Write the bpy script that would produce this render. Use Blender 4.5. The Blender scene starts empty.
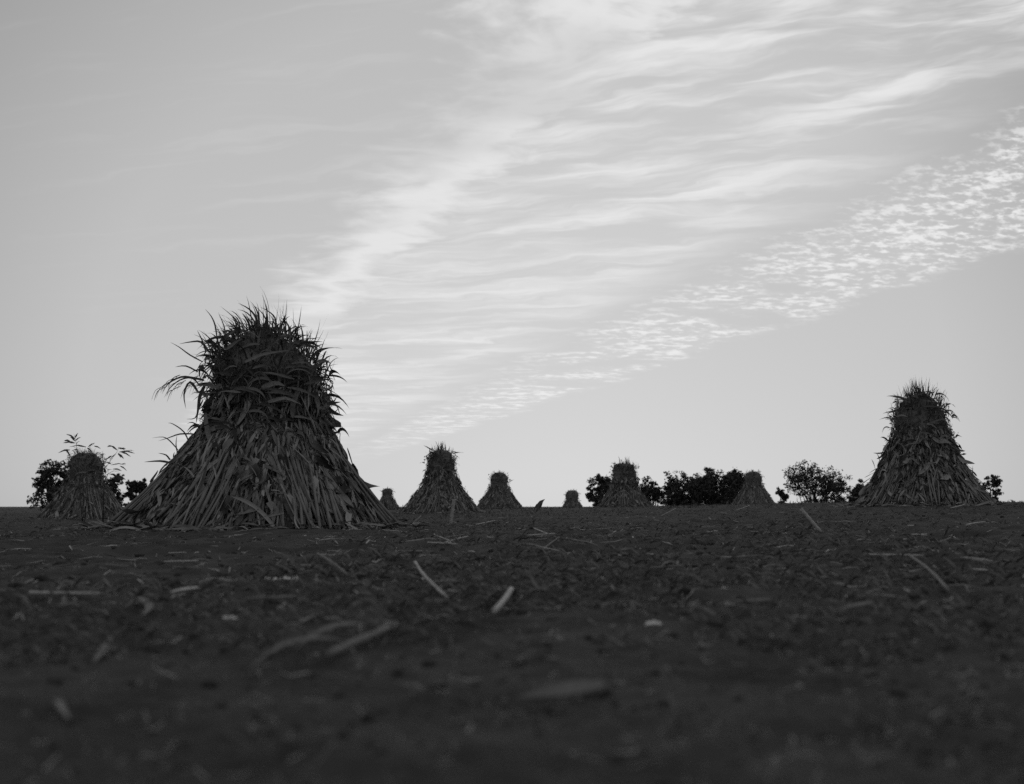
import bpy, math, random
import numpy as np
from mathutils import Vector

random.seed(7)
rng = np.random.default_rng(11)
scene = bpy.context.scene
COL = scene.collection
PI = math.pi

# ------------------------------------------------------------------ camera frame
F = 1150.0            # focal length in pixels of the 1024 px wide frame
HORIZON = 505.0
EYE = Vector((0.0, 0.0, 0.30))
TILT = math.atan((HORIZON - 392.0) / F)


def ray(px, py):
    cx, cy = (px - 512.0) / F, (392.0 - py) / F
    ct, st = math.cos(TILT), math.sin(TILT)
    return Vector((cx, ct - cy * st, st + cy * ct))


def spot(px, d):
    """x for something seen in column px at distance d (near the horizon)."""
    r = ray(px, HORIZON)
    return r.x / r.y * d


def lift(py, d):
    r = ray(512, py)
    return EYE.z + r.z / r.y * d


# ------------------------------------------------------------------ noise
def _hash(ix, iy, seed):
    h = (ix.astype(np.int64) * 374761393 + iy.astype(np.int64) * 668265263 + seed * 144269504) & 0x7FFFFFFF
    h = ((h ^ (h >> 13)) * 1274126177) & 0x7FFFFFFF
    h = (h ^ (h >> 16)) & 0xFFFF
    return h / 65535.0


def vnoise(x, y, seed=0):
    x = np.asarray(x, float)
    y = np.asarray(y, float)
    ix, iy = np.floor(x), np.floor(y)
    fx, fy = x - ix, y - iy
    fx = fx * fx * fx * (fx * (fx * 6 - 15) + 10)
    fy = fy * fy * fy * (fy * (fy * 6 - 15) + 10)
    a, b = _hash(ix, iy, seed), _hash(ix + 1, iy, seed)
    c, d = _hash(ix, iy + 1, seed), _hash(ix + 1, iy + 1, seed)
    return (a + (b - a) * fx + (c - a) * fy + (a - b - c + d) * fx * fy) * 2 - 1


def fbm(x, y, octaves=4, seed=0, gain=0.5):
    s, a, f = 0.0, 1.0, 1.0
    for k in range(octaves):
        s = s + a * vnoise(np.asarray(x) * f + k * 17.3, np.asarray(y) * f - k * 9.1, seed + k)
        a *= gain
        f *= 2.07
    return s


# ------------------------------------------------------------------ terrain
# (column, line where the ground meets the thing, distance)
CTRL = [(250, 531, 13.3), (437, 514.5, 44), (499, 508.5, 72), (85, 520, 43), (625, 507.5, 62), (753, 505.5, 78),
        (925, 504, 24), (572, 507.5, 95), (387, 509, 95), (300, 508, 90), (100, 509, 90), (800, 503, 60), (900, 502.5, 60),
        (1050, 502.5, 40), (1200, 503, 30), (-150, 512, 60), (500, 528, 13.3), (700, 524, 14), (850, 521, 15)]
_cp = np.array([[c[0], math.log(c[2]), lift(c[1], c[2])] for c in CTRL])


def base_z(x, y):
    x = np.asarray(x, float)
    y = np.asarray(y, float)
    yc = np.maximum(y, 2.0)
    col = np.clip(512 + F * x / yc, -900, 1900)
    ly = np.log(np.maximum(np.hypot(yc, np.where(np.abs(col - 512) > 1300, x, 0) * 0.2), 2.0))
    num = np.zeros_like(col)
    den = np.full_like(col, 1e-3)
    for c in _cp:
        w = np.exp(-((col - c[0]) / 190.0) ** 2 - ((ly - c[1]) / 0.42) ** 2)
        num += w * c[2]
        den += w
    z = num / den
    near = np.clip((9.0 - y) / 6.0, 0, 1)
    z = z * (1 - near * near * (3 - 2 * near))
    # beyond the crest the field drops away to lower land
    r = np.hypot(x, np.maximum(y, 0))
    q = np.clip((r - 96.0) / 60.0, 0, 1)
    z = z - 5.0 * q * q * (3 - 2 * q)
    return z


def ground_z(x, y):
    x = np.asarray(x, float)
    y = np.asarray(y, float)
    r = np.hypot(x, y)
    z = base_z(x, y)
    z = z + 0.022 * fbm(x * 0.9, y * 1.1, 2, 3) * np.clip(r / 3.0, 0.3, 1) * np.clip(1.6 - r / 60, 0.3, 1)
    z = z + 0.020 * fbm(x * 5.0, y * 5.5, 3, 21) * np.clip(1.5 - r / 40, 0.25, 1) * np.clip(r / 9.0, .35, 1)
    z = z + 0.009 * np.maximum(fbm(x * 16.0, y * 16.0, 3, 41), -0.3) * np.clip(1.3 - r / 12, 0, 1)
    return z


def gz(x, y):
    return float(ground_z(np.array([x]), np.array([y]))[0])


def on_ground(px, py):
    """where the sight line through a point of the field meets the ground"""
    r = ray(px, py)
    lo, hi = 0.8, 110.0
    for n in (900, 60, 40):
        t = np.geomspace(lo, hi, n)
        below = np.nonzero(EYE.z + r.z * t < ground_z(r.x * t, r.y * t))[0]
        if len(below) == 0:
            lo = hi = 60.0
            break
        k = max(1, int(below[0]))
        lo, hi = float(t[k - 1]), float(t[k])
    p = EYE + r * hi
    return Vector((p.x, p.y, gz(p.x, p.y)))


# ------------------------------------------------------------------ materials (a black-and-white world: neutral greys)
def g(v):
    return (v, v, v, 1.0)


def mat_noise(name, lo, hi, scale, rough=0.9, bump=0.0, bump_scale=None, stretch=(1, 1, 1), island=0.0, detail=6, coords='Object'):
    m = bpy.data.materials.new(name)
    m.use_nodes = True
    nt = m.node_tree
    N, L = nt.nodes, nt.links
    bsdf = N['Principled BSDF']
    bsdf.inputs['Roughness'].default_value = rough
    bsdf.inputs['Specular IOR Level'].default_value = 0.15
    tc = N.new('ShaderNodeTexCoord')
    mp = N.new('ShaderNodeMapping')
    mp.inputs['Scale'].default_value = stretch
    L.new(tc.outputs[coords], mp.inputs['Vector'])
    nz = N.new('ShaderNodeTexNoise')
    nz.inputs['Scale'].default_value = scale
    nz.inputs['Detail'].default_value = detail
    L.new(mp.outputs[0], nz.inputs['Vector'])
    fac = nz.outputs['Fac']
    if island > 0:
        ge = N.new('ShaderNodeNewGeometry')
        mx = N.new('ShaderNodeMix')
        mx.data_type = 'FLOAT'
        mx.inputs[0].default_value = island
        L.new(fac, mx.inputs[2])
        L.new(ge.outputs['Random Per Island'], mx.inputs[3])
        fac = mx.outputs[0]
    cr = N.new('ShaderNodeValToRGB')
    cr.color_ramp.elements[0].position = 0.22
    cr.color_ramp.elements[1].position = 0.82
    cr.color_ramp.elements[0].color = g(lo)
    cr.color_ramp.elements[1].color = g(hi)
    L.new(fac, cr.inputs[0])
    L.new(cr.outputs[0], bsdf.inputs['Base Color'])
    if bump > 0:
        n2 = N.new('ShaderNodeTexNoise')
        n2.inputs['Scale'].default_value = bump_scale or scale * 4
        n2.inputs['Detail'].default_value = 5
        L.new(mp.outputs[0], n2.inputs['Vector'])
        bp = N.new('ShaderNodeBump')
        bp.inputs['Strength'].default_value = bump
        bp.inputs['Distance'].default_value = 0.02
        L.new(n2.outputs['Fac'], bp.inputs['Height'])
        L.new(bp.outputs[0], bsdf.inputs['Normal'])
    return m


M_SOIL = mat_noise('soil', 0.022, 0.080, 3.1, 0.95, 0.6, 60, detail=10)
M_CLOD = mat_noise('clod_soil', 0.032, 0.085, 20, 0.95, 0.5, 80, island=0.5)
M_STALK = mat_noise('dry_stalk', 0.07, 0.29, 14, 0.7, 0.2, 120, stretch=(1, 1, 0.25), island=0.6)
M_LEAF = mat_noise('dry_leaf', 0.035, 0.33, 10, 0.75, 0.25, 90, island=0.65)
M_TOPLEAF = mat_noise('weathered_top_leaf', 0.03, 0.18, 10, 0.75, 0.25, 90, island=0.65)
M_TASSEL = mat_noise('dry_tassel', 0.05, 0.12, 10, 0.8, island=0.5)
M_FALLEN = mat_noise('fallen_stalk', 0.24, 0.46, 30, 0.7, 0.3, 150, island=0.2)
M_FALLENDULL = mat_noise('damp_stalk', 0.11, 0.21, 30, 0.8, 0.3, 150, island=0.2)
M_HUSK = mat_noise('pale_husk', 0.60, 0.85, 40, 0.6, 0.3, 120, island=0.3)
M_WEED = mat_noise('low_weeds', 0.05, 0.19, 6, 0.8, island=0.7)
M_STRAW = mat_noise('straw', 0.08, 0.42, 6, 0.8, island=0.85)
M_TREELEAF = mat_noise('tree_foliage', 0.03, 0.085, 0.7, 0.7, island=0.5)
M_BARK = mat_noise('bark', 0.03, 0.07, 5, 0.9, 0.5, 30)
M_SPRIG = mat_noise('green_weed', 0.03, 0.07, 8, 0.6, island=0.5)


# ------------------------------------------------------------------ mesh building
class MB:
    def __init__(self):
        self.v = []
        self.f = []

    def tube(self, pts, radii, n=5, cap=True):
        b = len(self.v)
        k = len(pts)
        for i, p in enumerate(pts):
            d = pts[min(i + 1, k - 1)] - pts[max(i - 1, 0)]
            if d.length < 1e-9:
                d = Vector((0, 0, 1))
            d.normalize()
            a = d.cross(Vector((0.31, 0.17, 0.93)) if abs(d.z) < 0.9 else Vector((1, 0.2, 0)))
            a.normalize()
            c = d.cross(a)
            for j in range(n):
                t = 2 * PI * j / n
                q = p + (a * math.cos(t) + c * math.sin(t)) * radii[i]
                self.v.append((q.x, q.y, q.z))
        for i in range(k - 1):
            for j in range(n):
                j2 = (j + 1) % n
                self.f.append((b + i * n + j, b + i * n + j2, b + (i + 1) * n + j2, b + (i + 1) * n + j))
        if cap:
            self.f.append(tuple(b + j for j in range(n))[::-1])
            self.f.append(tuple(b + (k - 1) * n + j for j in range(n)))

    def ribbon(self, pts, width, nrm, fold=0.25, twist=0.0, blunt=0.15, tip=2.2):
        """a leaf blade: V section, tapering to both ends, twisting along its length"""
        b = len(self.v)
        k = len(pts)
        for i, p in enumerate(pts):
            t = i / (k - 1)
            d = pts[min(i + 1, k - 1)] - pts[max(i - 1, 0)]
            if d.length < 1e-9:
                d = Vector((0, 0, 1))
            d.normalize()
            s = d.cross(nrm)
            if s.length < 1e-3:
                s = d.cross(Vector((0.3, 0.9, 0.1)))
            s.normalize()
            n = s.cross(d)
            ca, sa = math.cos(twist * t), math.sin(twist * t)
            s2 = s * ca + n * sa
            n2 = n * ca - s * sa
            w = width * 0.5 * min(1.0, (blunt + (1 - blunt) * min(1, t * 5))) * max(0.03, (1 - t ** tip))
            l = p + s2 * w
            r = p - s2 * w
            m = p - n2 * (w * fold)
            self.v += [(l.x, l.y, l.z), (m.x, m.y, m.z), (r.x, r.y, r.z)]
        for i in range(k - 1):
            o = b + i * 3
            self.f.append((o, o + 1, o + 4, o + 3))
            self.f.append((o + 1, o + 2, o + 5, o + 4))

    def quad(self, p, a, c):
        b = len(self.v)
        for q in (p - a - c, p + a - c * 0.4, p + a * 0.7 + c, p - a * 0.6 + c * 0.8):
            self.v.append((q.x, q.y, q.z))
        self.f.append((b, b + 1, b + 2, b + 3))

    def build(self, name, mat, parent=None, smooth=True):
        me = bpy.data.meshes.new(name)
        me.from_pydata(self.v, [], self.f)
        me.materials.append(mat)
        if smooth:
            me.polygons.foreach_set('use_smooth', [True] * len(me.polygons))
        o = bpy.data.objects.new(name, me)
        COL.objects.link(o)
        if parent is not None:
            o.parent = parent
        return o


def tag(o, label=None, cat=None, group=None, kind=None):
    if label:
        o['label'] = label
    if cat:
        o['category'] = cat
    if group:
        o['group'] = group
    if kind:
        o['kind'] = kind
    return o


def empty(name, loc=(0, 0, 0), rz=0.0):
    o = bpy.data.objects.new(name, None)
    o.location = loc
    o.rotation_euler = (0, 0, rz)
    o.empty_display_size = 0.2
    COL.objects.link(o)
    return o


def rv(s=1.0):
    return Vector((random.uniform(-s, s), random.uniform(-s, s), random.uniform(-s, s)))


def path(p, d, L, n, droop, wander=0.15, wind=Vector((0, 0, 0))):
    pts = [p.copy()]
    d = d.normalized()
    ds = L / n
    c = rv(wander)
    for i in range(n):
        p = p + d * ds
        pts.append(p.copy())
        t = (i + 1) / n
        d = (d + (Vector((0, 0, -1)) * droop * (0.4 + t) + c + rv(wander * 0.5) + wind * t) * (1.0 / n) * 2).normalized()
    return pts


# ------------------------------------------------------------------ ground
def build_ground():
    A = 1.1
    N = 330
    k = 4.35 / N
    i = np.arange(-N, N + 1)
    xs = A * np.sinh(i * k)
    ys = 2.2 + 1.25 * np.sinh(np.arange(-260, 331) * (4.55 / 330))
    far = np.array([90, 140, 220, 400, 800, 1600, 3200.0])
    xs = np.concatenate([-far[::-1], xs[np.abs(xs) < 80], far])
    ys = np.concatenate([-far[::-1], ys[(ys > -70)], np.array([130, 150, 175, 210, 300, 500, 1000, 2000, 3600.0])])
    ys = np.unique(ys)
    X, Y = np.meshgrid(xs, ys)
    Z = ground_z(X.ravel(), Y.ravel())
    nx, ny = len(xs), len(ys)
    co = np.stack([X.ravel(), Y.ravel(), Z], 1).astype(np.float32)
    idx = np.arange(nx * ny).reshape(ny, nx)
    q = np.stack([idx[:-1, :-1], idx[:-1, 1:], idx[1:, 1:], idx[1:, :-1]], -1).reshape(-1, 4)
    me = bpy.data.meshes.new('field_ground')
    me.vertices.add(len(co))
    me.vertices.foreach_set('co', co.ravel())
    me.loops.add(q.size)
    me.loops.foreach_set('vertex_index', q.ravel().astype(np.int32))
    me.polygons.add(len(q))
    me.polygons.foreach_set('loop_start', (np.arange(len(q)) * 4).astype(np.int32))
    me.polygons.foreach_set('use_smooth', np.ones(len(q), bool))
    me.update(calc_edges=True)
    me.validate()
    me.materials.append(M_SOIL)
    o = bpy.data.objects.new('field_ground', me)
    COL.objects.link(o)
    tag(o, 'dark bare soil of the harvested corn field', 'ground', kind='structure')


build_ground()


def scatter(n, dmin, dmax, half=0.62, power=1.0):
    """points over the field, thinning with distance"""
    u = rng.random(n)
    d = dmin * (dmax / dmin) ** (u ** power)
    a = (rng.random(n) * 2 - 1) * half
    x = np.tan(a) * d
    return x, d


def build_litter():
    # low weeds and stubble
    mb = MB()
    x, y = scatter(21000, 1.05, 95.0)
    keep = fbm(x * 0.5, y * 0.35, 3, 77) > -0.25
    x, y = x[keep], y[keep]
    z = ground_z(x, y)
    for px, py, pz in zip(x, y, z):
        h = random.uniform(0.012, 0.055) * min(1, py / 4.5) * (random.uniform(1.5, 3.2) if py > 25 and random.random() < 0.18 else 1)
        for _ in range(random.randint(2, 4)):
            a = random.uniform(0, 2 * PI)
            o = Vector((px + random.uniform(-.05, .05) * min(1, py / 4), py + random.uniform(-.05, .05) * min(1, py / 4), pz - 0.003))
            d = Vector((math.cos(a), math.sin(a), random.uniform(0.3, 1.6)))
            mb.ribbon(path(o, d, h * random.uniform(1.0, 2.2), 3, 0.7, 0.2), random.uniform(.004, .013) * min(1, .25 + py / 6) * (1 + py / 45), Vector((-math.sin(a), math.cos(a), 0.5)), 0.2)
    # taller tufts towards the skyline
    x, y = scatter(2600, 28.0, 95.0)
    z = ground_z(x, y)
    for px, py, pz in zip(x, y, z):
        if random.random() < .35 and fbm(px * .2, py * .1, 2, 5) < .1:
            continue
        h = random.uniform(.04, .13) * (1.8 if random.random() < .06 else 1)
        for _ in range(3):
            a = random.uniform(0, 2 * PI)
            o = Vector((px + random.uniform(-.1, .1), py, pz - .01))
            mb.ribbon(path(o, Vector((math.cos(a) * .8, math.sin(a) * .5, 1.3)), h * random.uniform(.6, 1.3), 3, .5, .3), .012 * (1 + py / 40), Vector((0, -1, .3)), .2)
    tag(mb.build('low_weeds', M_WEED), 'low dark weeds and grass scattered over the field soil', 'weeds', kind='stuff')
    # straw
    mb = MB()
    x, y = scatter(9500, 1.1, 90.0, power=0.80)
    n = len(x)
    a = rng.random(n) * 2 * PI
    ln = np.minimum(.45, rng.exponential(.08, n) + .03) * np.clip(y / 7.0, .25, 1)
    T = np.array([0, .3, .65, 1.0])
    PX = x[:, None] + np.cos(a)[:, None] * ln[:, None] * T + rng.normal(0, .006, (n, 4))
    PY = y[:, None] + np.sin(a)[:, None] * ln[:, None] * T + rng.normal(0, .006, (n, 4))
    PZ = ground_z(PX.ravel(), PY.ravel()).reshape(n, 4) + .005 + np.abs(rng.normal(0, .008, (n, 4)))
    for i in range(n):
        pts = [Vector((PX[i, k], PY[i, k], PZ[i, k])) for k in range(4)]
        mb.ribbon(pts, random.uniform(.004, .012) * min(1, max(.25, y[i] / 7)), Vector((rng.normal() * .5, rng.normal() * .5, 1)), 0.3, random.uniform(-1, 1), 0.6)
    tag(mb.build('straw_litter', M_STRAW), 'fine broken straw and leaf bits strewn over the soil', 'straw', kind='stuff')
    # clods
    mb = MB()
    x, y = scatter(4200, 1.05, 40.0)
    z = ground_z(x, y)
    ico = [(0, 0, 1), (.894, 0, .447), (.276, .851, .447), (-.724, .526, .447), (-.724, -.526, .447), (.276, -.851, .447),
           (.724, .526, -.447), (-.276, .851, -.447), (-.894, 0, -.447), (-.276, -.851, -.447), (.724, -.526, -.447), (0, 0, -1)]
    icf = [(0, 1, 2), (0, 2, 3), (0, 3, 4), (0, 4, 5), (0, 5, 1), (1, 6, 2), (2, 7, 3), (3, 8, 4), (4, 9, 5), (5, 10, 1), (6, 7, 2), (7, 8, 3), (8, 9, 4), (9, 10, 5), (10, 6, 1),
           (11, 7, 6), (11, 8, 7), (11, 9, 8), (11, 10, 9), (11, 6, 10)]
    for px, py, pz in zip(x, y, z):
        r = min(.028, random.expovariate(1 / .007) + .004) * min(1, py / 4.5)
        b = len(mb.v)
        for vx, vy, vz in ico:
            s = r * random.uniform(.7, 1.25)
            mb.v.append((px + vx * s * 1.2, py + vy * s, pz + vz * s * .7 + r * 0.15))
        mb.f += [(b + i, b + j, b + k) for i, j, k in icf]
    tag(mb.build('soil_clods', M_CLOD), 'small clods of soil lying over the field', 'soil clods', kind='stuff')


build_litter()

# ------------------------------------------------------------------ corn shocks
# height fraction -> half width as fraction of height
PROF_MAIN = [(0.0, .62), (.1, .55), (.235, .458), (.35, .382), (.44, .325), (.50, .268), (.55, .24), (.61, .25), (.68, .268), (.75, .268), (.81, .238), (.86, .192), (.91, .125), (.945, .04)]


def prof(P, t):
    for (a, ra), (b, rb) in zip(P, P[1:]):
        if t <= b:
            return ra + (rb - ra) * max(0, (t - a) / (b - a))
    return P[-1][1]


def stalk_pts(phi, H, P, k0, t0, t1, lx, bend, n=7):
    pts = []
    for i in range(n):
        t = t0 + (t1 - t0) * i / (n - 1)
        r = prof(P, t) * H * (1 + .07 * math.sin(phi * 7 + H * 3) * (1 - t)) * (k0 + (0.90 - k0) * (i / (n - 1)))
        a = phi + bend * (i / (n - 1))
        pts.append(Vector((r * math.cos(a) + lx(t), r * math.sin(a), t * H)))
    return pts


def shock(name, loc, H, P, label, seed, n_named, n_stalks, n_leaf, n_top, n_spike, lean=0.0, wind=(0, 0, 0), thick=1.0, spike_len=0.22, group=None, head_len=1.0, splay=.75, top_lean=0.0, stick=.2):
    random.seed(seed)
    root = empty(name, loc)
    tag(root, label, 'corn shock', group)
    wind = Vector(wind)
    face = math.atan2(-loc[1], -loc[0])

    tufts = [(random.uniform(0, 2 * PI), random.uniform(.6, 1.35)) for _ in range(5)]
    side_tilt = random.uniform(-.035, .035) * (thick > 1)

    def lx(t):
        return H * (side_tilt * t + lean * min(t, .6) - top_lean * max(0, t - .70))
    # packed inside of the shock
    mb = MB()
    nr, ns = 26, 44
    for i in range(nr + 1):
        t = P[-1][0] * i / nr * 0.985
        for j in range(ns):
            a = 2 * PI * j / ns
            r = prof(P, t) * H * .86 * (1 + .06 * math.sin(a * 5 + t * 9 + seed) + random.uniform(-.07, .05)) * (1 - .25 * random.random() * (t > .8))
            mb.v.append((r * math.cos(a) + lx(t), r * math.sin(a), t * H - (0.1 if i == 0 else 0)))
    for i in range(nr):
        for j in range(ns):
            j2 = (j + 1) % ns
            mb.f.append((i * ns + j, i * ns + j2, (i + 1) * ns + j2, (i + 1) * ns + j))
    mb.f.append(tuple(nr * ns + j for j in range(ns)))
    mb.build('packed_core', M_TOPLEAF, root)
    # stalks of the skirt
    rest = MB()
    for k in range(n_stalks):
        named = k < n_named
        phi = face + random.uniform(-1.45, 1.45) if named else random.uniform(0, 2 * PI)
        t1 = random.uniform(.30, .58)
        pts = stalk_pts(phi, H, P, random.uniform(1.0, 1.07) if named else random.uniform(.90, 1.02), random.uniform(-.01, .03) if random.random() < .8 else random.uniform(.05, .2), t1, lx, random.uniform(-.22, .22))
        r0 = random.uniform(.007, .019) * thick
        rad = [r0 * (1 - .35 * i / 6) * (1.15 if i % 2 else .95) for i in range(7)]
        m = MB() if named else rest
        m.tube(pts, rad, 6 if named else 5)
        if named:
            m.build('stalk', M_STALK, root)
    tag(rest.build('stalk_skirt', M_STALK, root), kind='stuff')
    # dry leaves hanging over the skirt
    mb = MB()
    for k in range(n_leaf):
        phi = face + random.uniform(-1.75, 1.75) if random.random() < .85 else random.uniform(0, 2 * PI)
        t = .02 + .64 * random.random() ** 1.25
        r = prof(P, t) * H * random.uniform(.97, 1.03)
        out = Vector((math.cos(phi), math.sin(phi), 0.45))
        p = Vector((r * math.cos(phi) + lx(t), r * math.sin(phi), t * H))
        t2 = max(0, t - .15)
        down = Vector((math.cos(phi) * prof(P, t2) * H + lx(t2), math.sin(phi) * prof(P, t2) * H, t2 * H)) - p
        down.normalize()
        side = Vector((-math.sin(phi), math.cos(phi), 0))
        d = down * random.choice((1, 1, 1, 1, -.8)) + side * random.gauss(0, .42) + out * (random.uniform(-.06, .06) if random.random() > stick else random.uniform(.15, .6))
        cross = d.dot(out) > .14
        if random.random() < .07:
            d = side * random.choice((-1, 1)) + out * .03 + down * random.uniform(-.1, .8)
            cross = True
        L = random.uniform(.07, .27) * H * (.55 if random.random() < .4 else 1) * (1 if t < .4 else .75)
        w = random.choice((random.uniform(.010, .04), random.uniform(.02, .065))) * thick * (1 if t < .45 else .75)
        if cross:
            L, w = L * .6, min(w, .04)
        pts = path(p, d, L, 6, .25 if d.z < 0 else .5, .25)
        if k % 14 == 0 and not cross:          # a broad crumpled leaf
            w = random.uniform(.06, .11) * min(thick, 1.2)
            pts = path(p + Vector((out.x, out.y, 0)) * .03, down + side * random.gauss(0, .6), random.uniform(.18, .42), 8, .5, 1.1)
        pts = [q for q in pts if q.z > -.02]
        if len(pts) > 2:
            mb.ribbon(pts, w, out + rv(.5), random.uniform(.15, .8), random.uniform(-2.2, 2.2), random.uniform(.3, .9), random.choice((2.2, 4, 9, 14)))
    # broken leaves and butts fallen round the foot
    for k in range(int(n_leaf * .26)):
        phi = face + random.uniform(-1.9, 1.9)
        r = prof(P, 0) * H * (.92 + min(.5, random.expovariate(9)))
        p = Vector((r * math.cos(phi), r * math.sin(phi), 0))
        p.z = gz(p.x + loc[0], p.y + loc[1]) - loc[2] + random.uniform(.005, .07 if r < prof(P, 0) * H * 1.08 else .02)
        a = random.uniform(0, 2 * PI)
        d = Vector((math.cos(a), math.sin(a), random.uniform(-.1, .35)))
        pts = path(p, d, random.uniform(.08, .38), 5, .35, .3)
        zf = p.z - .03
        for q in pts:
            q.z = max(q.z, zf)
        mb.ribbon(pts, random.uniform(.012, .045) * thick, Vector((random.uniform(-.6, .6), random.uniform(-1, 0), 1)), .4, random.uniform(-1.5, 1.5), .5, random.choice((2.2, 6)))
    tag(mb.build('leaf_cover', M_LEAF, root), kind='stuff')
    # drooping leaves of the tied head
    mb = MB()
    for k in range(n_top):
        phi = random.uniform(0, 2 * PI) if random.random() < .35 else face + random.uniform(-1.9, 1.9)
        t = random.uniform(.44, .935)
        r = prof(P, t) * H * random.uniform(.84, .97)
        p = Vector((r * math.cos(phi) + lx(t), r * math.sin(phi), t * H))
        out = Vector((math.cos(phi), math.sin(phi), .35))
        side = Vector((-math.sin(phi), math.cos(phi), 0))
        if random.random() < .6:
            d = side * random.gauss(0, .7) + out * random.uniform(.0, .22) + Vector((0, 0, random.uniform(-1.0, .7)))
        else:
            d = out * random.uniform(.05, .3) + Vector((0, 0, random.uniform(.4, 1.2))) + side * random.gauss(0, .3)
        L = random.uniform(.05, .15) * H * head_len
        pts = path(p, d, L, 6, random.uniform(.4, 1.4), .3, wind * .6)
        wd = random.uniform(.010, .036) * thick
        if k % 12 == 0:
            p2 = p + Vector((out.x, out.y, 0)) * (.05 * H)
            pts = path(p2, side * random.choice((-1, 1)) + Vector((0, 0, random.uniform(-.1, .5))) + out * .12, random.uniform(.10, .2) * H, 7, random.uniform(.3, 1.2), .3)
            wd = random.uniform(.025, .055) * thick
        mb.ribbon(pts, wd, out, random.uniform(.15, .6), random.uniform(-1.5, 1.5), .3)
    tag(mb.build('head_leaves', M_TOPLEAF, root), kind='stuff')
    # upright blades and tassels at the top
    mb = MB()
    for k in range(n_spike):
        tf = random.choice(tufts)
        phi = random.gauss(tf[0], .35) if random.random() < .6 else random.uniform(0, 2 * PI)
        t = random.uniform(.78, P[-1][0]) if random.random() < .72 else random.uniform(.55, .78)
        r = prof(P, t) * H * random.uniform(.2 if t > .85 else .75, 1.0)
        p = Vector((r * math.cos(phi) + lx(t), r * math.sin(phi), t * H))
        out = Vector((math.cos(phi), math.sin(phi), 0))
        d = Vector((0, 0, 1)) + out * random.uniform(.02, splay if t < .85 else splay * .5) + rv(.15) + wind * .3
        L = random.uniform(.25, 1.0) * spike_len * H * .6 * tf[1] * (1 if t > .78 else .75)
        w = random.uniform(.006, .025) * thick ** 1.7
        mb.ribbon(path(p, d, L, 6, random.uniform(-.05, .7 * splay), .22, wind), w, out + rv(.4), .3, random.uniform(-1, 1), .7)
    if splay > .5:                             # long loose blades hanging out of the head
        for k in range(90):
            phi = random.uniform(0, 2 * PI) if k % 3 else random.gauss(PI, .6)
            t = random.uniform(.56, .9)
            r = prof(P, t) * H * .95
            out = Vector((math.cos(phi), math.sin(phi), 0))
            p = out * r + Vector((lx(t), 0, t * H))
            d = out * random.uniform(.4, 1.0) + Vector((0, 0, random.uniform(-.2, 1.2))) + rv(.4)
            mb.ribbon(path(p, d, random.uniform(.16, .42), 8, random.uniform(.6, 1.8), .3, wind * .5), random.uniform(.014, .034), out + rv(.6), .3, random.uniform(-2, 2), .5)
    tag(mb.build('top_blades', M_TASSEL, root), kind='stuff')
    return root


SHOCK_GROUP = 'corn shocks standing in the harvested field'
D1 = 13.3
x1 = spot(254.5, D1 + .9)
main_loc = (x1, D1 + .9, -0.01)
main = shock('corn_shock', main_loc, 2.63, PROF_MAIN, 'largest corn shock, tall and shaggy with windblown top, left of the centre', 3, 100, 800, 2500, 1600, 300,
             lean=.095, wind=(-.32, 0, 0), spike_len=.32, group=SHOCK_GROUP, top_lean=.20, stick=.05)


def stray(px0, pts_px, w, parent, mat, name='stray_leaf', dy=0.0):
    """a blade on the outline of the big shock, from picture points at the shock's own distance"""
    d = main_loc[1] + dy
    P = []
    for (px, py) in pts_px:
        r = ray(px, py)
        P.append(EYE + r * (d / r.y) - Vector(main_loc))
    # smooth
    Q = []
    for i in range(len(P) - 1):
        a, b = P[max(i - 1, 0)], P[min(i + 2, len(P) - 1)]
        for s in (0, .34, .67):
            h = s
            p1, p2 = P[i], P[i + 1]
            Q.append(0.5 * ((2 * p1) + (p2 - a) * h + (2 * a - 5 * p1 + 4 * p2 - b) * h * h + (3 * p1 - a - 3 * p2 + b) * h ** 3))
    Q.append(P[-1])
    mb = MB()
    mb.ribbon(Q, w, Vector((0.1, -1, .25)), .35, random.uniform(-.5, .5), .6)
    return mb.build(name, mat, parent)


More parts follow.
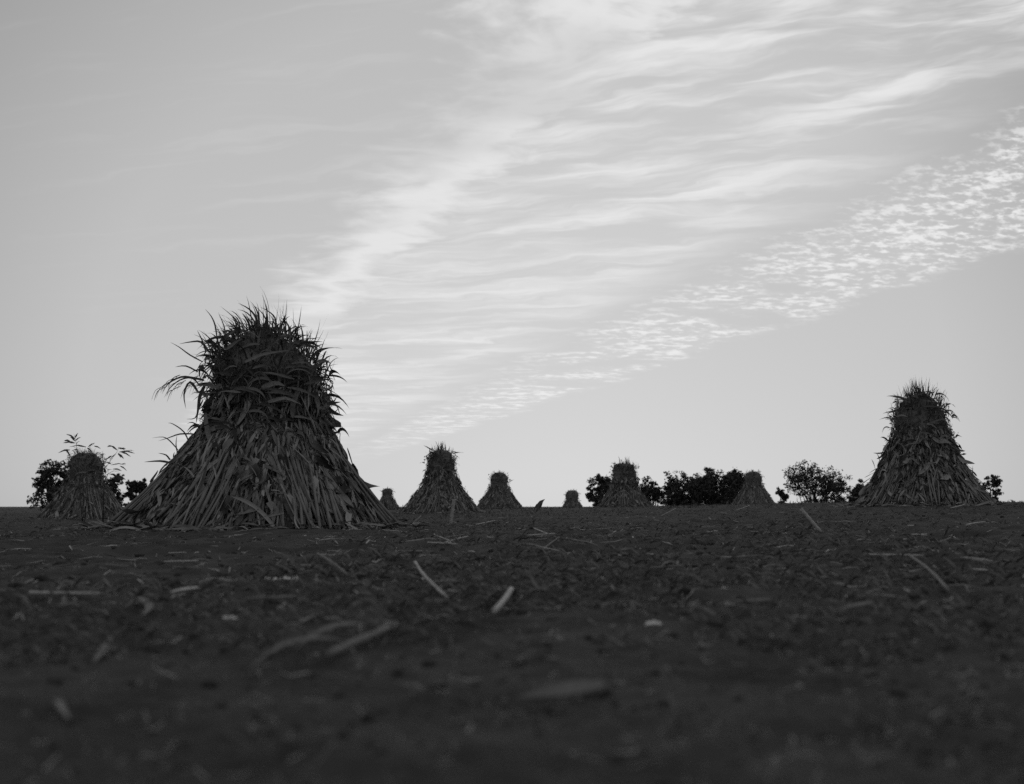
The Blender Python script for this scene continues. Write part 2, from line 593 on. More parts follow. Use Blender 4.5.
random.seed(40)
STRAYS = [
    ([(257, 330), (256, 318), (249, 309), (238, 303)], .030), ([(259, 325), (258, 314), (255, 306)], .024),
    ([(254, 335), (247, 320), (242, 313)], .03), ([(276, 330), (275, 318), (268, 311), (260, 307)], .022),
    ([(241, 335), (237, 322), (230, 314), (220, 306)], .016), ([(226, 340), (224, 326), (218, 312)], .018),
    ([(217, 338), (215, 325), (211, 316), (205, 309)], .02), ([(206, 352), (202, 340), (197, 330)], .022),
    ([(209, 352), (201, 342), (190, 342), (179, 344)], .032), ([(203, 362), (190, 355), (179, 347), (170, 342)], .02),
    ([(204, 380), (193, 378), (181, 377), (168, 384), (162, 394)], .036), ([(200, 386), (192, 378), (180, 380), (170, 388), (164, 398)], .022),
    ([(198, 392), (190, 382), (184, 394), (186, 409)], .036), ([(198, 372), (186, 366), (175, 367)], .022),
    ([(203, 400), (199, 408), (195, 418), (186, 419)], .022), ([(205, 385), (200, 396), (198, 410), (196, 424)], .05),
    ([(285, 335), (284, 326), (280, 319)], .02), ([(292, 345), (290, 330), (286, 322), (280, 317)], .028),
    ([(297, 345), (296, 333), (294, 324)], .022), ([(306, 352), (307, 340), (307, 330)], .022),
    ([(316, 362), (317, 350), (315, 343)], .018), ([(326, 380), (332, 372), (330, 366), (338, 364)], .016),
    ([(327, 398), (333, 402), (337, 396)], .028), ([(327, 404), (333, 403), (341, 402)], .05), ([(327, 408), (333, 413), (339, 408)], .024),
    ([(326, 415), (331, 416), (333, 424)], .03), ([(320, 425), (330, 431), (331, 436)], .07), ([(325, 441), (334, 444)], .08),
    ([(190, 445), (184, 432), (173, 424), (168, 423)], .018), ([(195, 434), (180, 434), (168, 438), (158, 441)], .022),
    ([(178, 450), (170, 441), (163, 437), (152, 438)], .016), ([(170, 460), (166, 455), (158, 453)], .022), ([(171, 463), (160, 461), (144, 462)], .03),
    ([(178, 455), (176, 445), (177, 435)], .016), ([(150, 482), (156, 474), (158, 470)], .03),
]
for pts_px, w in STRAYS:
    stray(0, pts_px, w, main, M_TASSEL, dy=random.uniform(-.25, .15))
for k in range(26):                       # fine hanging strands of a tassel on the left of the head
    t = random.random()
    a0, b0 = 203 - 40 * t, 380 - 4 * math.sin(t * 3) + 8 * t * t + random.uniform(-4, 9)
    ln_ = random.uniform(7, 20)
    stray(0, [(a0, b0), (a0 - ln_ * .5, b0 + ln_ * .25), (a0 - ln_ * .75, b0 + ln_ * .9)], random.uniform(.006, .012), main, M_TASSEL, 'tassel_strand', dy=random.uniform(-.2, .2))
for k in range(16):                       # and short stiff ones on the right
    a0, b0 = 322 + random.uniform(-4, 5), random.uniform(362, 420)
    ln_ = random.uniform(6, 15)
    up = random.choice((-1, -1, 1))
    stray(0, [(a0, b0), (a0 + ln_ * .5, b0 + up * ln_ * .3), (a0 + ln_ * .7, b0 + up * ln_)], random.uniform(.01, .022), main, M_TASSEL, 'stray_leaf', dy=random.uniform(-.2, .2))
# long pale stalk butts leaning out at the foot of the big shock, and big bent leaves on its face
for pts_px, w in [([(210, 534), (228, 526), (243, 522)], .034), ([(243, 536), (247, 524), (259, 505), (262, 495)], .05), ([(174, 525), (176, 515), (182, 500)], .03)]:
    stray(0, pts_px, w, main, M_LEAF, 'bent_leaf', dy=-1.45)
for pts_px, w in [([(205, 415), (210, 440), (222, 447), (235, 436)], .06), ([(262, 388), (275, 383), (285, 386)], .07), ([(245, 362), (260, 355), (275, 352), (290, 350)], .04),
                  ([(232, 492), (245, 486), (258, 490), (250, 499)], .06), ([(236, 482), (252, 476), (270, 478)], .05), ([(272, 430), (280, 448), (300, 475), (318, 500)], .05),
                  ([(268, 402), (285, 398), (300, 404)], .05), ([(282, 490), (295, 484), (298, 492)], .06)]:
    stray(0, pts_px, w, main, M_LEAF, 'bent_leaf', dy=-(0.75 if pts_px[0][1] < 420 else .85))

PROF_B = [(0.0, .55), (.07, .50), (.186, .425), (.32, .350), (.46, .288), (.54, .248), (.60, .232), (.70, .234), (.78, .22), (.85, .19), (.91, .14), (.95, .06)]
PROF_E = [(0.0, .62), (.2, .45), (.38, .34), (.52, .29), (.68, .285), (.84, .28), (.92, .24), (.96, .10)]
PROF_C = [(0.0, .60), (.16, .48), (.35, .345), (.45, .275), (.55, .222), (.66, .228), (.78, .225), (.87, .195), (.925, .15), (.95, .06)]
PROF_D = [(0.0, .62), (.2, .48), (.40, .355), (.53, .272), (.62, .248), (.70, .255), (.79, .268), (.87, .24), (.93, .17), (.955, .06)]


def place(px, base_py, top_py, d, P, label, seed, counts, lean=0.0, spike=.2, wind=(0, 0, 0), thick=1.0):
    x = spot(px, d)
    z = gz(x, d) if base_py is None else lift(base_py, d)
    z = min(z, gz(x, d) + .02)
    H = (lift(top_py, d) - z) * (1.02 if d < 30 else 1.055)
    return shock('corn_shock', (x, d, z - .02), H, P, label, seed, *counts, lean=lean, wind=wind, spike_len=spike, thick=thick, group=SHOCK_GROUP, head_len=.65, splay=.35, stick=.08)


place(924, None, 389, 24, PROF_B, 'tall corn shock with bristling narrow top near the right edge', 11, (40, 380, 1700, 800, 420), lean=-.01, spike=.27)
place(440, None, 449, 44, PROF_C, 'pointed corn shock with square shoulders, tallest one just right of the largest', 12, (0, 300, 900, 480, 260), lean=.02, spike=.24, thick=1.3)
place(499, None, 472, 72, PROF_D, 'small squat corn shock on the skyline, second right of the largest', 13, (0, 200, 420, 300, 110), spike=.14, thick=1.4)
place(85, None, 452, 43, PROF_D, 'dark round-headed corn shock at the far left among leafy weeds', 14, (0, 300, 700, 800, 200), lean=.0, spike=.17, thick=1.2)
place(625, None, 463, 62, PROF_E, 'ragged-topped corn shock in front of two round tree crowns', 15, (0, 260, 640, 420, 220), spike=.26, thick=1.5)
place(754, None, 471, 78, PROF_D, 'small corn shock at the right end of the wide dark trees', 16, (0, 200, 400, 260, 140), spike=.18, thick=1.5)
place(387, None, 488, 100, PROF_D, 'tiny corn shock just showing at the right foot of the largest', 17, (0, 150, 260, 200, 70), spike=.14, thick=1.6)
place(572, None, 490, 112, PROF_D, 'tiny corn shock half hidden by the crest, left of the round trees', 18, (0, 150, 260, 200, 70), spike=.14, thick=1.6)


# ------------------------------------------------------------------ trees beyond the crest
def tree(px, d, top_py, width_px, label, seed, density=1.0, open_=0.3, name='field_tree', lobes=9, low=0.15):
    random.seed(seed)
    x = spot(px, d)
    z = float(base_z(np.array([x]), np.array([d]))[0])
    H = lift(top_py - 3, d) - z
    W = width_px / F * d
    root = empty(name, (x, d, z))
    tag(root, label, 'tree', 'trees beyond the crest of the field')
    tr = MB()
    crown0 = H * .30
    top = Vector((random.uniform(-.2, .2), 0, H * .8))
    tr.tube([Vector((0, 0, -.3)), Vector((.05, 0, H * .2)), Vector((-.05, .05, H * .45)), top], [H * .028, H * .022, H * .016, H * .004], 7)
    tr.build('trunk', M_BARK, root)
    lm = MB()
    cm = MB()
    centres = []
    for k in range(lobes):
        a = random.uniform(0, 2 * PI)
        rr = math.sqrt(random.random()) * .40
        hz = random.uniform(low, 1.0)
        shell = math.sqrt(max(0.05, 1 - max(0, (hz - .45) / .62) ** 2))
        c = Vector((math.cos(a) * rr * W * shell * 1.12, math.sin(a) * rr * W * .8 * shell, crown0 + hz * (H - crown0) * .88))
        centres.append((c, random.uniform(.10, .17) * W))
    for c, r in centres:
        b0 = Vector((0, 0, crown0 * random.uniform(.8, 1.4)))
        mid = (b0 + c) * .5 + rv(.06 * W)
        lm.tube([b0, mid, c], [H * .010, H * .006, H * .002], 5)
        for _ in range(9):
            e = c + rv(1).normalized() * r * random.uniform(.5, 1.6)
            lm.tube([c.lerp(b0, .1), (c + e) * .5 + rv(.05 * W), e], [H * .003, H * .002, H * .0008], 4)
            n = int(26 * density * random.uniform(.2, 1.5))
            for _ in range(n):
                q = e + Vector((random.gauss(0, 1), random.gauss(0, 1), random.gauss(0, .8))) * r * (.26 - open_ * .08)
                s = random.uniform(.07, .17)
                a1 = rv(1).normalized()
                a2 = a1.cross(rv(1)).normalized()
                cm.quad(q, a1 * s, a2 * s * .7)
        n = int(70 * density * (1 - open_) ** 2)
        for _ in range(n):
            q = c + rv(1).normalized() * r * random.random() ** .5
            s = random.uniform(.08, .2)
            a1 = rv(1).normalized()
            a2 = a1.cross(rv(1)).normalized()
            cm.quad(q, a1 * s, a2 * s * .7)
    lm.build('limbs', M_BARK, root)
    cm.build('crown', M_TREELEAF, root, smooth=False)
    return root


tree(600, 150, 474, 34, 'round tree showing left of the ragged-topped shock', 101, 1.0, .5, lobes=24)
tree(651, 152, 477, 30, 'small tree crown showing right of the ragged-topped shock', 102, 1.0, .45, lobes=20)
tree(684, 150, 478, 50, 'lower left tree of the wide dark clump', 103, 1.25, .25, lobes=32)
tree(716, 146, 470, 52, 'tallest tree of the wide dark clump, left of a small shock', 104, 1.4, .12, lobes=40)
tree(738, 149, 471, 34, 'tree at the right end of the wide dark clump, beside a small shock', 109, 1.3, .2, lobes=26)
tree(815, 150, 469, 72, 'open airy tree with sky showing through its arched crown', 105, .9, .7, lobes=30, low=.05)
tree(780, 160, 489, 20, 'small dark bush-like tree close right of a small shock', 106, 1.2, .2, lobes=14)
tree(838, 158, 483, 24, 'small dense tree at the right side of the airy tree', 110, 1.1, .3, lobes=14)
tree(862, 140, 484, 28, 'low scrubby tree at the left foot of the tall right-hand shock', 107, 1.2, .3, lobes=18)
tree(50, 120, 464, 44, 'thin feathery tree at the far left edge', 108, .8, .6, lobes=24)
tree(112, 130, 474, 34, 'feathery tree right behind the dark round-headed shock', 112, .7, .65, lobes=18)
tree(137, 135, 481, 26, 'small dark tree between the far-left shock and the largest shock', 113, 1.2, .3, lobes=16)
tree(992, 140, 476, 30, 'small tree showing right of the tall right-hand shock', 114, .8, .5, lobes=18)


# ------------------------------------------------------------------ tall leafy weeds by the far-left shock
def weed(px, d, stems, label, seed):
    random.seed(seed)
    x = spot(px, d)
    z = gz(x, d)
    root = empty('tall_weed', (x, d, z))
    tag(root, label, 'weed', 'tall weeds in front of the far-left shock')
    o = Vector((x, d, z))
    for pts_px, leaves in stems:
        P = [Vector((random.uniform(-.02, .02), 0, -.03))]
        for (a, b) in pts_px:
            r = ray(a, b)
            P.append(EYE + r * ((d + random.uniform(-.2, .2)) / r.y) - o)
        mb = MB()
        k = len(P)
        mb.tube(P, [.011 * (1 - .75 * i / (k - 1)) for i in range(k)], 5)
        st = mb.build('stem', M_SPRIG, root)
        mb = MB()
        for (a, b, c, e, w) in leaves:
            r0, r1 = ray(a, b), ray(c, e)
            dd = d + random.uniform(-.2, .2)
            p0 = EYE + r0 * (dd / r0.y) - o
            p1 = EYE + r1 * ((dd + random.uniform(-.12, .12)) / r1.y) - o
            m = (p0 + p1) * .5 + Vector((0, 0, .10 * (p1 - p0).length))
            mb.ribbon([p0, p0.lerp(m, .6), m, m.lerp(p1, .6), p1], w, Vector((0, -.75, .65)), .2, random.uniform(-.6, .6), .3)
        mb.build('foliage', M_SPRIG, st)


weed(84, 29, [
    ([(80, 490), (78, 458), (76, 442), (74, 434)], [(75, 439, 66, 434, .05), (75, 438, 78, 433, .05), (75, 441, 81, 437, .05), (75, 443, 63, 443, .07), (75, 441, 70, 437, .05), (76, 444, 80, 441, .045), (70, 441, 64, 441, .09)]),
    ([(84, 490), (81, 462), (78, 450), (73, 446)], [(86, 447, 69, 447, .06), (70, 450, 58, 453, .07), (78, 450, 71, 451, .06), (66, 450, 71, 458, .05), (82, 452, 84, 455, .05)]),
    ([(88, 490), (86, 460), (89, 448), (94, 444)], [(88, 447, 95, 443, .05), (94, 446, 101, 449, .05), (87, 448, 91, 451, .05), (90, 450, 92, 453, .05)]),
], 'leafy tall weed rising above the head of the far-left shock', 201)
weed(104, 29.5, [
    ([(103, 480), (104, 470), (111, 460), (117, 452), (119, 447)], [(117, 450, 108, 445, .06), (112, 446, 107, 447, .07), (118, 448, 125, 450, .06), (119, 452, 135, 453.5, .06), (121, 452, 131, 457, .06), (118, 454, 124, 459, .06), (116, 454, 109, 461, .06),
        (112, 456, 106, 460, .06), (120, 449, 126, 449, .05), (118, 453, 121, 458, .05), (127, 451, 134, 451, .03)]),
    ([(101, 482), (103, 468), (105, 462), (113, 463)], [(105, 466, 100, 464, .05), (111, 464, 104, 462, .06), (104, 468, 106, 474, .06)]),
    ([(104, 484), (106, 475), (113, 471), (120, 471)], [(111, 465, 126, 465, .04), (120, 466, 127, 471, .06), (113, 469, 122, 471, .05), (122, 464, 126, 464, .05)]),
    ([(103, 486), (108, 474), (113, 474), (121, 478)], [(110, 474, 118, 477, .06), (116, 476, 126, 480, .06), (113, 475, 121, 482, .05), (118, 477, 124, 484, .05)]),
], 'leafy tall weed leaning out right of the far-left shock', 202)


# ------------------------------------------------------------------ fallen stalks, leaves and husks on the soil
FALL = 'loose corn stalks and leaves lying on the field'


def fallen(kind, a, b, dia, label, pale=False, cat=None, leaf=False, curve=0.0, up=0.0, flat=False, standing=False):
    pa, pb = on_ground(*a), on_ground(*b)
    curve = curve or random.uniform(-.009, .009)
    if not standing and max(pa.y, pb.y) > 9 and max(pa.y, pb.y) / min(pa.y, pb.y) > 1.35:
        standing = True                # it leans up rather than lying across half the field
        if a[1] > b[1]:
            a, b = b, a
    if standing:                       # b is the foot, a the free upper end, at the foot's distance
        pb = on_ground(*b)
        r = ray(*a)
        pa = EYE + r * (pb.y / r.y)
        pa.y += random.uniform(-.05, .05)
    mid = (pa + pb) * .5
    n = 15
    pts = []
    side = (pb - pa).cross(Vector((0, 0, 1)))
    for i in range(n):
        t = i / (n - 1)
        q = pa.lerp(pb, t) + side * (curve * math.sin(PI * t))
        if not standing:
            q.z = max(q.z, gz(q.x, q.y)) + dia * .5 + up * math.sin(PI * t)
        pts.append(q)
    org = pb if standing else Vector((mid.x, mid.y, gz(mid.x, mid.y)))
    if not standing:                   # a stiff stalk bridges the hollows
        z = np.array([p.z for p in pts])
        lin = np.polyfit(np.linspace(0, 1, n), z, 1)
        zz = np.polyval(lin, np.linspace(0, 1, n))
        zz += max(0.0, float(np.percentile(z - zz, 75 if flat else 100)))
        zz += dia * .25
        for p, q in zip(pts, zz):
            p.z = float(q)
    pts = [p - org for p in pts]
    m = M_FALLEN if pale else M_FALLENDULL
    mb = MB()
    if flat:
        mb.ribbon(pts, dia, Vector((.1, -.35, 1)), .35, random.uniform(-.8, .8), .5)
    else:
        mb.tube(pts, [dia * .5 * (1 - .25 * i / (n - 1)) * (1.12 if i % 3 == 0 else .95) for i in range(n)], 8)
    if leaf:
        root = empty(kind, org)
        mb.build('stem', m, root)
        m = M_FALLENDULL
        lf = MB()
        for s in range(2):
            i = random.randint(2, n - 3)
            d = (pts[i + 1] - pts[i]).normalized() + Vector((random.uniform(-.6, .6), random.uniform(-.6, .2), .25))
            pp = path(pts[i] + Vector((0, 0, dia * .5)), d, dia * random.uniform(8, 14), 6, .6, .2)
            for q in pp:
                q.z = max(q.z, gz(q.x + org.x, q.y + org.y) - org.z + .006)
            lf.ribbon(pp, dia * 1.2, Vector((0, -.3, 1)), .3, random.uniform(-1.5, 1.5), .4)
        lf.build('leaf', m, root)
    else:
        root = mb.build(kind, m)
        root.location = org
    tag(root, label, cat or ('dry leaf' if flat else 'corn stalk'), FALL)
    return root


random.seed(77)
S, Lf = 'fallen_stalk', 'fallen_leaf'
fallen(S, (415, 566), (447, 603), .015, 'long pale straight stalk slanting across the middle foreground', True)
fallen(S, (511, 594), (494, 617), .019, 'short thick bright stalk piece lying right of the long slanting stalk', True)
fallen(S, (318, 558), (347, 581), .017, 'dim slanting stalk lying before the right half of the largest shock')
fallen(S, (387, 637), (328, 667), .019, 'thick blurred stalk with curled leaves in the near foreground', leaf=True)
fallen(S, (30, 598), (99, 600), .012, 'straight pale stalk lying crosswise at the left edge', True)
fallen(S, (164, 564), (198, 564), .011, 'thin pale stalk lying crosswise below the largest shock, middle of three', True)
fallen(S, (169, 555), (186, 555.5), .010, 'thin short straw lying crosswise closest to the largest shock foot', True)
fallen(S, (173, 569.5), (201, 571.5), .010, 'thin dull straw lying crosswise, nearest of three below the largest shock')
fallen(S, (106, 567.5), (129, 570), .011, 'thin dull stalk lying crosswise left of the three crosswise straws')
fallen(Lf, (199, 593.5), (170, 601.5), .030, 'broad tapering dry leaf lying left of the crosswise stalk', True, flat=True, curve=.05)
fallen(Lf, (139, 604), (112, 640), .024, 'long dull leaf trailing toward the camera at lower left', flat=True, curve=-.06)
fallen(Lf, (110, 644), (92, 672), .018, 'dim blurred leaf end nearest the camera at lower left', flat=True)
fallen(S, (247, 602.5), (295, 600), .011, 'dull stalk lying crosswise under the largest shock, right of the tapering leaf', curve=.01)
fallen(S, (57, 611), (79, 606), .010, 'short forked dull stalk just below the left-edge stalk', leaf=True)
fallen(S, (428, 545), (457, 548), .013, 'pale straw lying crosswise at the bottom of the crossed straws', True)
fallen(S, (434, 537), (451, 545), .011, 'pale straw slanting down at the left of the crossed straws', True)
fallen(S, (445, 546), (468, 539), .012, 'pale straw slanting up at the right of the crossed straws', True)
fallen(S, (437, 541), (464, 536), .010, 'dull straw lying behind the crossed straws')
fallen(S, (383, 531), (407, 533.5), .013, 'pale stalk lying flat by the right foot of the largest shock', True)
fallen(S, (476, 525.5), (495, 521.5), .014, 'pale stalk lying before the small squat shock', True)
fallen(S, (528, 539), (555, 538), .013, 'pale stalk lying crosswise in the middle field, lowest of a close three', True)
fallen(S, (534, 530), (549, 536.5), .012, 'pale stalk slanting down to the right, topmost of a close three', True)
fallen(S, (543, 553), (559, 540), .011, 'dull stalk slanting up to the right beside two pale ones')
fallen(S, (410, 526), (421, 516), .02, 'pale stalk slanting up before the pointed shock', True)
fallen(S, (652, 572.5), (694, 568), .012, 'faint stalk with a hooked end lying crosswise right of centre', leaf=True)
fallen(S, (602, 585), (615, 601), .013, 'dim short stalk slanting down right of the bright stalk piece')
fallen(S, (661, 516), (676, 508.5), .020, 'pale stick leaning up before the wide dark trees', True)
fallen(S, (721, 562), (762, 558), .010, 'faint straw lying crosswise below the small shock')
fallen(S, (736, 510.5), (750, 505.5), .022, 'thin stalk slanting up at the foot of the small right shock', True)
fallen(S, (801.5, 509), (821, 532), .034, 'long pale split stalk slanting down below the airy tree', True)
fallen(S, (845, 506), (835, 520), .016, 'thin dull stalk leaning left, right of the split stalk')
fallen(S, (864, 557), (923, 559), .013, 'long pale stalk lying crosswise below the tall right-hand shock', True)
fallen(S, (909, 560), (949, 600), .015, 'dull stalk slanting toward the camera from the crosswise one at right')
fallen(S, (816, 558.5), (834, 555.5), .010, 'short dull straw left of the long crosswise stalk at right')
fallen(S, (967, 527), (985, 523.5), .017, 'pale stalk with bright broken end under the tall right-hand shock', True)
fallen(S, (961, 559.5), (988, 562), .013, 'pale stalk lying crosswise at the right edge, farther of two', True)
fallen(Lf, (972, 573), (996, 576), .022, 'pale flat leaf lying at the right edge, nearer of two', True, flat=True)
fallen(S, (939, 546), (952, 539), .012, 'thin straw slanting up below the tall right-hand shock')
fallen(S, (912, 538), (929, 536), .012, 'short pale straw lying crosswise left below the tall right-hand shock', True)
fallen(S, (951, 509.5), (966, 504.5), .020, 'pale stalk leaning on the foot of the tall right-hand shock', True)
fallen(Lf, (874, 607), (833, 619), .020, 'blurred leaf curving up in the right foreground', flat=True, curve=.05)
fallen(Lf, (790, 622), (809, 625), .022, 'blurred flat leaf lying left of the curving leaf', flat=True)
fallen(Lf, (771, 606), (760, 620), .018, 'small curled dull leaf in the right middle foreground', flat=True, curve=.2)
fallen(Lf, (604, 697), (516, 713), .030, 'wide blurred leaf lying closest to the camera at bottom centre', flat=True, curve=.03)
fallen(Lf, (57, 706), (70, 728), .014, 'blurred leaf scrap at the bottom left corner', flat=True)
fallen(Lf, (300, 628), (325, 616), .014, 'dull leaf scrap behind the thick blurred stalk', flat=True)
# standing broken stalks
fallen('standing_stalk', (454, 499), (450.5, 525), .050, 'pale broken stalk standing before the pointed shock, tallest of three', True, standing=True)
fallen('standing_stalk', (416, 500), (417, 518), .03, 'thin standing stalk at the left side of the pointed shock', standing=True)
fallen('standing_stalk', (465, 501), (467, 516), .03, 'thin standing stalk at the right side of the pointed shock', standing=True)


def broken_plant():
    foot = on_ground(533.5, 524)
    root = empty('broken_corn_plant', foot)
    tag(root, 'broken corn plant with bent dark leaf standing on the skyline', 'corn plant')
    d = foot.y

    def at(px, py):
        r = ray(px, py)
        return EYE + r * (d / r.y) - foot
    mb = MB()
    mb.tube([Vector((0, 0, -.02)), at(534, 516), at(536, 508)], [.012, .011, .008], 6)
    mb.build('stem', M_FALLENDULL, root)
    for P in ([(535, 512), (538, 505), (541, 503)], [(536, 510), (541, 502), (545, 499)], [(536, 509), (540, 506), (543, 502)]):
        lf = MB()
        q = [at(*p) for p in P]
        lf.ribbon([q[0], q[0].lerp(q[1], .5), q[1], q[1].lerp(q[2], .5), q[2]], .07, Vector((0, -1, .3)), .3, .8, .4)
        lf.build('leaf', M_TASSEL, root)


broken_plant()


def husk(px, py, size, label, n=5, wide=1.0, seed=0, bits=1):
    random.seed(seed)
    p = on_ground(px, py)
    mb = MB()
    for k in range(n):
        a = random.uniform(0, 2 * PI)
        o = Vector((random.uniform(-.5, .5) * size * wide, random.uniform(-.3, .3) * size, size * .15))
        d = Vector((math.cos(a), math.sin(a) * .6, random.uniform(.1, .8)))
        mb.ribbon(path(o, d, size * random.uniform(.5, .9), 5, 1.2, .4), size * random.uniform(.35, .6), Vector((0, -.6, .8)), .6, random.uniform(-1, 1), .7)
    ob = mb.build('husk_scrap', M_HUSK)
    ob.location = (p.x, p.y, p.z + .005)
    tag(ob, label, 'husk scrap', 'white husk scraps on the soil')


husk(654.5, 627, .022, 'bright white husk scrap alone in the right middle foreground', 9, seed=1)
husk(230, 621, .019, 'small white husk scrap in the left foreground below the largest shock', 8, seed=2)
husk(284, 581, .024, 'broken row of white husk bits below the right half of the largest shock', 12, 5.0, 3)
husk(346, 528, .05, 'tiny bright husk scrap at the right foot of the largest shock', 5, seed=4)
husk(450, 544.5, .03, 'tiny bright husk scrap on the crossed pale straws', 4, seed=5)
husk(421, 581, .022, 'dull husk scrap left of the long pale slanting stalk', 4, seed=6)

# ------------------------------------------------------------------ sky
SUN_EL, SUN_AZ = math.radians(3.0), math.radians(3.0)      # just over the field's edge, left of the view axis

world = bpy.data.worlds.new('World')
scene.world = world
world.use_nodes = True
nt = world.node_tree
N, L = nt.nodes, nt.links
for n in list(N):
    N.remove(n)
out = N.new('ShaderNodeOutputWorld')
bg = N.new('ShaderNodeBackground')
L.new(bg.outputs[0], out.inputs[0])
bg.inputs['Strength'].default_value = 1.0


def val(x):
    return x


def M(op, a, b=None, c=None, clamp=False):
    n = N.new('ShaderNodeMath')
    n.operation = op
    n.use_clamp = clamp
    for i, s in enumerate((a, b, c)):
        if s is None:
            continue
        if isinstance(s, (int, float)):
            n.inputs[i].default_value = s
        else:
            L.new(s, n.inputs[i])
    return n.outputs[0]


def sstep(x, a, b):
    n = N.new('ShaderNodeMapRange')
    n.interpolation_type = 'SMOOTHSTEP'
    n.inputs['From Min'].default_value = a
    n.inputs['From Max'].default_value = b
    L.new(x, n.inputs['Value'])
    return n.outputs['Result']


def comb(x, y, z=0.0):
    n = N.new('ShaderNodeCombineXYZ')
    for i, s in enumerate((x, y, z)):
        if isinstance(s, (int, float)):
            n.inputs[i].default_value = s
        else:
            L.new(s, n.inputs[i])
    return n.outputs[0]


def noise(vec, scale, detail=4, rough=.5, dist=0.0):
    n = N.new('ShaderNodeTexNoise')
    n.inputs['Scale'].default_value = scale
    n.inputs['Detail'].default_value = detail
    n.inputs['Roughness'].default_value = rough
    n.inputs['Distortion'].default_value = dist
    L.new(vec, n.inputs['Vector'])
    return n.outputs['Fac']


def lin(*terms):
    """sum of coefficient * socket"""
    s = None
    for c, k in terms:
        m = M('MULTIPLY', k, c)
        s = m if s is None else M('ADD', s, m)
    return s


tc = N.new('ShaderNodeTexCoord')
sep = N.new('ShaderNodeSeparateXYZ')
L.new(tc.outputs['Generated'], sep.inputs[0])
dx, dy, dz = sep.outputs
zc = M('MAXIMUM', dz, .012)
u = M('DIVIDE', dx, zc)        # a point of the cloud layer overhead
v = M('DIVIDE', dy, zc)

# clear sky: the Sky Texture as panchromatic film sees it
sky = N.new('ShaderNodeTexSky')
sky.sky_type = 'NISHITA'
sky.sun_disc = False
sky.sun_elevation = SUN_EL
sky.sun_rotation = SUN_AZ
sky.air_density = 1.0
sky.dust_density = 1.0
bw = N.new('ShaderNodeRGBToBW')
L.new(sky.outputs[0], bw.inputs[0])
SKYGAIN, SKYPOW = 0.450, 0.12
clear = M('MULTIPLY', M('POWER', M('MAXIMUM', bw.outputs[0], .0001), SKYPOW), SKYGAIN)

# lens vignette painted into the sky: it dims away from the low centre
VIG_AXIS = ray(515, 425).normalized()
dot = lin((VIG_AXIS.x, dx), (VIG_AXIS.y, dy), (VIG_AXIS.z, dz))
vignette = N.new('ShaderNodeMapRange')
vignette.inputs['From Min'].default_value = .845
vignette.inputs['From Max'].default_value = .935
vignette.inputs['To Min'].default_value = .70
vignette.inputs['To Max'].default_value = 1.0
L.new(dot, vignette.inputs['Value'])
clear = M('MULTIPLY', clear, vignette.outputs['Result'])

# cloud layer
big = noise(comb(u, v), .8, 3)
big0 = M('SUBTRACT', big, .5)
med0 = M('SUBTRACT', noise(comb(u, v, 3.3), 2.6, 4), .5)
s0 = lin((1.0, u), (.24, v))                                   # across the long bands
s = lin((1.0, s0), (.55, big0), (.30, med0))
vp = M('MAXIMUM', v, .3)
a_ = M('DIVIDE', u, vp)                                         # the layer seen in bearing and log distance
b_ = M('LOGARITHM', vp, math.e)
aw = lin((1.0, a_), (.05, med0))
bw_ = lin((1.0, b_), (.10, med0))
along = lin((.92, aw), (-.39, bw_))
across = lin((.39, aw), (.92, bw_))
st1 = noise(comb(M('MULTIPLY', along, 4.2), M('MULTIPLY', across, 15.0)), 1.0, 5, .55, .3)
st2 = noise(comb(M('MULTIPLY', along, 12.0), M('MULTIPLY', across, 42.0), 5.0), 1.0, 4, .55, .3)
streak = lin((.75, st1), (.25, st2))
deck = M('MULTIPLY', sstep(lin((1.0, u), (.335, v), (.35, big0), (.30, med0)), .70, 1.15), M('SUBTRACT', 1.0, sstep(s, 1.50, 2.10)))
fib = M('MULTIPLY', deck, M('ADD', .20, M('MULTIPLY', sstep(streak, .41, .68), .80)))
# bright ridge on the left edge of the deck
billow = noise(comb(M('MULTIPLY', aw, 22.0), M('MULTIPLY', bw_, 24.0), 9.0), 1.0, 5, .5)
sr = lin((1.0, u), (.335, v))
rs = lin((1.0, sr), (.20, big0), (.60, M('SUBTRACT', billow, .5)), (.22, med0))
ridge = M('MULTIPLY', M('MULTIPLY', sstep(rs, .62, .98), M('SUBTRACT', 1.0, sstep(rs, .98, 1.22))), M('ADD', .45, M('MULTIPLY', sstep(noise(comb(u, v, 12.0), 1.3, 2), .36, .54), .55)))
# mottled small puffs along the right edge
cell = noise(comb(M('MULTIPLY', lin((.95, a_), (-.20, b_)), 92.0), M('MULTIPLY', lin((.25, a_), (.95, b_)), 66.0), 1.0), 1.0, 3, .58, .15)
clump = noise(comb(M('MULTIPLY', lin((.95, a_), (-.25, b_)), 17.0), M('MULTIPLY', lin((.3, a_), (.95, b_)), 26.0), 4.0), 1.0, 4, .6)
cell2 = noise(comb(M('MULTIPLY', lin((.95, a_), (-.20, b_)), 46.0), M('MULTIPLY', lin((.25, a_), (.95, b_)), 34.0), 6.0), 1.0, 4, .6, .2)
cellm = lin((.42, cell), (.33, cell2), (.25, clump))
patch = noise(comb(M('MULTIPLY', a_, 7.0), M('MULTIPLY', b_, 7.0), 7.0), 1.0, 3)
ms = lin((1.0, s0), (.25, big0), (.65, M('SUBTRACT', patch, .5)), (.55, M('SUBTRACT', clump, .5)))
mott = M('MULTIPLY', M('MULTIPLY', sstep(ms, 1.85, 2.4), M('SUBTRACT', 1.0, sstep(ms, 2.92, 3.16))), M('ADD', M('MULTIPLY', sstep(cellm, .465, .59), .88), .08))
mott = M('MULTIPLY', mott, sstep(patch, .34, .46))
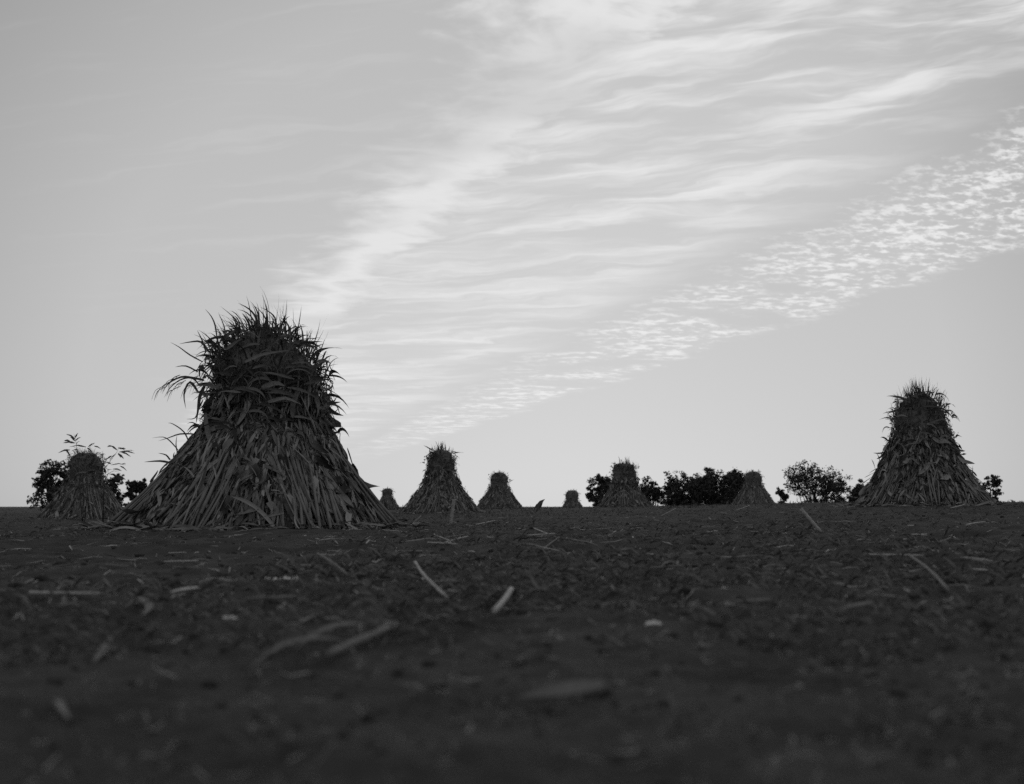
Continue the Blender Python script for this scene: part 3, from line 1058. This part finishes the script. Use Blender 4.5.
# faint veil streaks on the left
veil = M('MULTIPLY', M('MULTIPLY', sstep(noise(comb(M('MULTIPLY', along, 4.0), M('MULTIPLY', across, 22.0), 21.0), 1.0, 4, .55), .5, .75), .13), M('MULTIPLY', sstep(s0, -1.2, .2), M('SUBTRACT', 1.0, sstep(s0, .5, 1.0))))
cloud = M('MAXIMUM', M('MAXIMUM', M('MULTIPLY', fib, .88), M('MULTIPLY', ridge, .78)), M('MAXIMUM', M('MULTIPLY', mott, 1.0), veil))
cloud = M('MULTIPLY', cloud, M('MULTIPLY', sstep(dz, .028, .075), sstep(dy, -.3, .3)), clamp=True)
CLOUD_L = .84
rad = M('ADD', clear, M('MULTIPLY', cloud, M('SUBTRACT', CLOUD_L, clear)))
col = N.new('ShaderNodeCombineColor')
for i in range(3):
    L.new(rad, col.inputs[i])
L.new(col.outputs[0], bg.inputs['Color'])

# ------------------------------------------------------------------ the sun, almost down and veiled
sd = bpy.data.lights.new('sun', 'SUN')
sd.energy = 0.10
sd.angle = math.radians(10)
so = bpy.data.objects.new('sun', sd)
COL.objects.link(so)
to_sun = Vector((math.sin(SUN_AZ) * math.cos(SUN_EL), math.cos(SUN_AZ) * math.cos(SUN_EL), math.sin(SUN_EL)))
so.rotation_euler = to_sun.to_track_quat('Z', 'Y').to_euler()

# ------------------------------------------------------------------ camera
cd = bpy.data.cameras.new('camera')
cd.sensor_width = 36.0
cd.lens = 36.0 * F / 1024.0
cd.clip_start = .05
cd.clip_end = 6000
cd.dof.use_dof = True
cd.dof.focus_distance = 15.0
cd.dof.aperture_fstop = 2.6
co = bpy.data.objects.new('camera', cd)
co.location = EYE
co.rotation_euler = (PI / 2 + TILT, 0, 0)
COL.objects.link(co)
scene.camera = co

vs = scene.view_settings
vs.view_transform = 'Standard'
vs.look = 'None'
vs.exposure = 0.0
vs.gamma = 1.0
vs.use_curve_mapping = False
scene.render.engine = 'CYCLES'
scene.cycles.max_bounces = 4
scene.cycles.sample_clamp_direct = 1.0
scene.cycles.sample_clamp_indirect = 1.0
scene.cycles.use_denoising = False
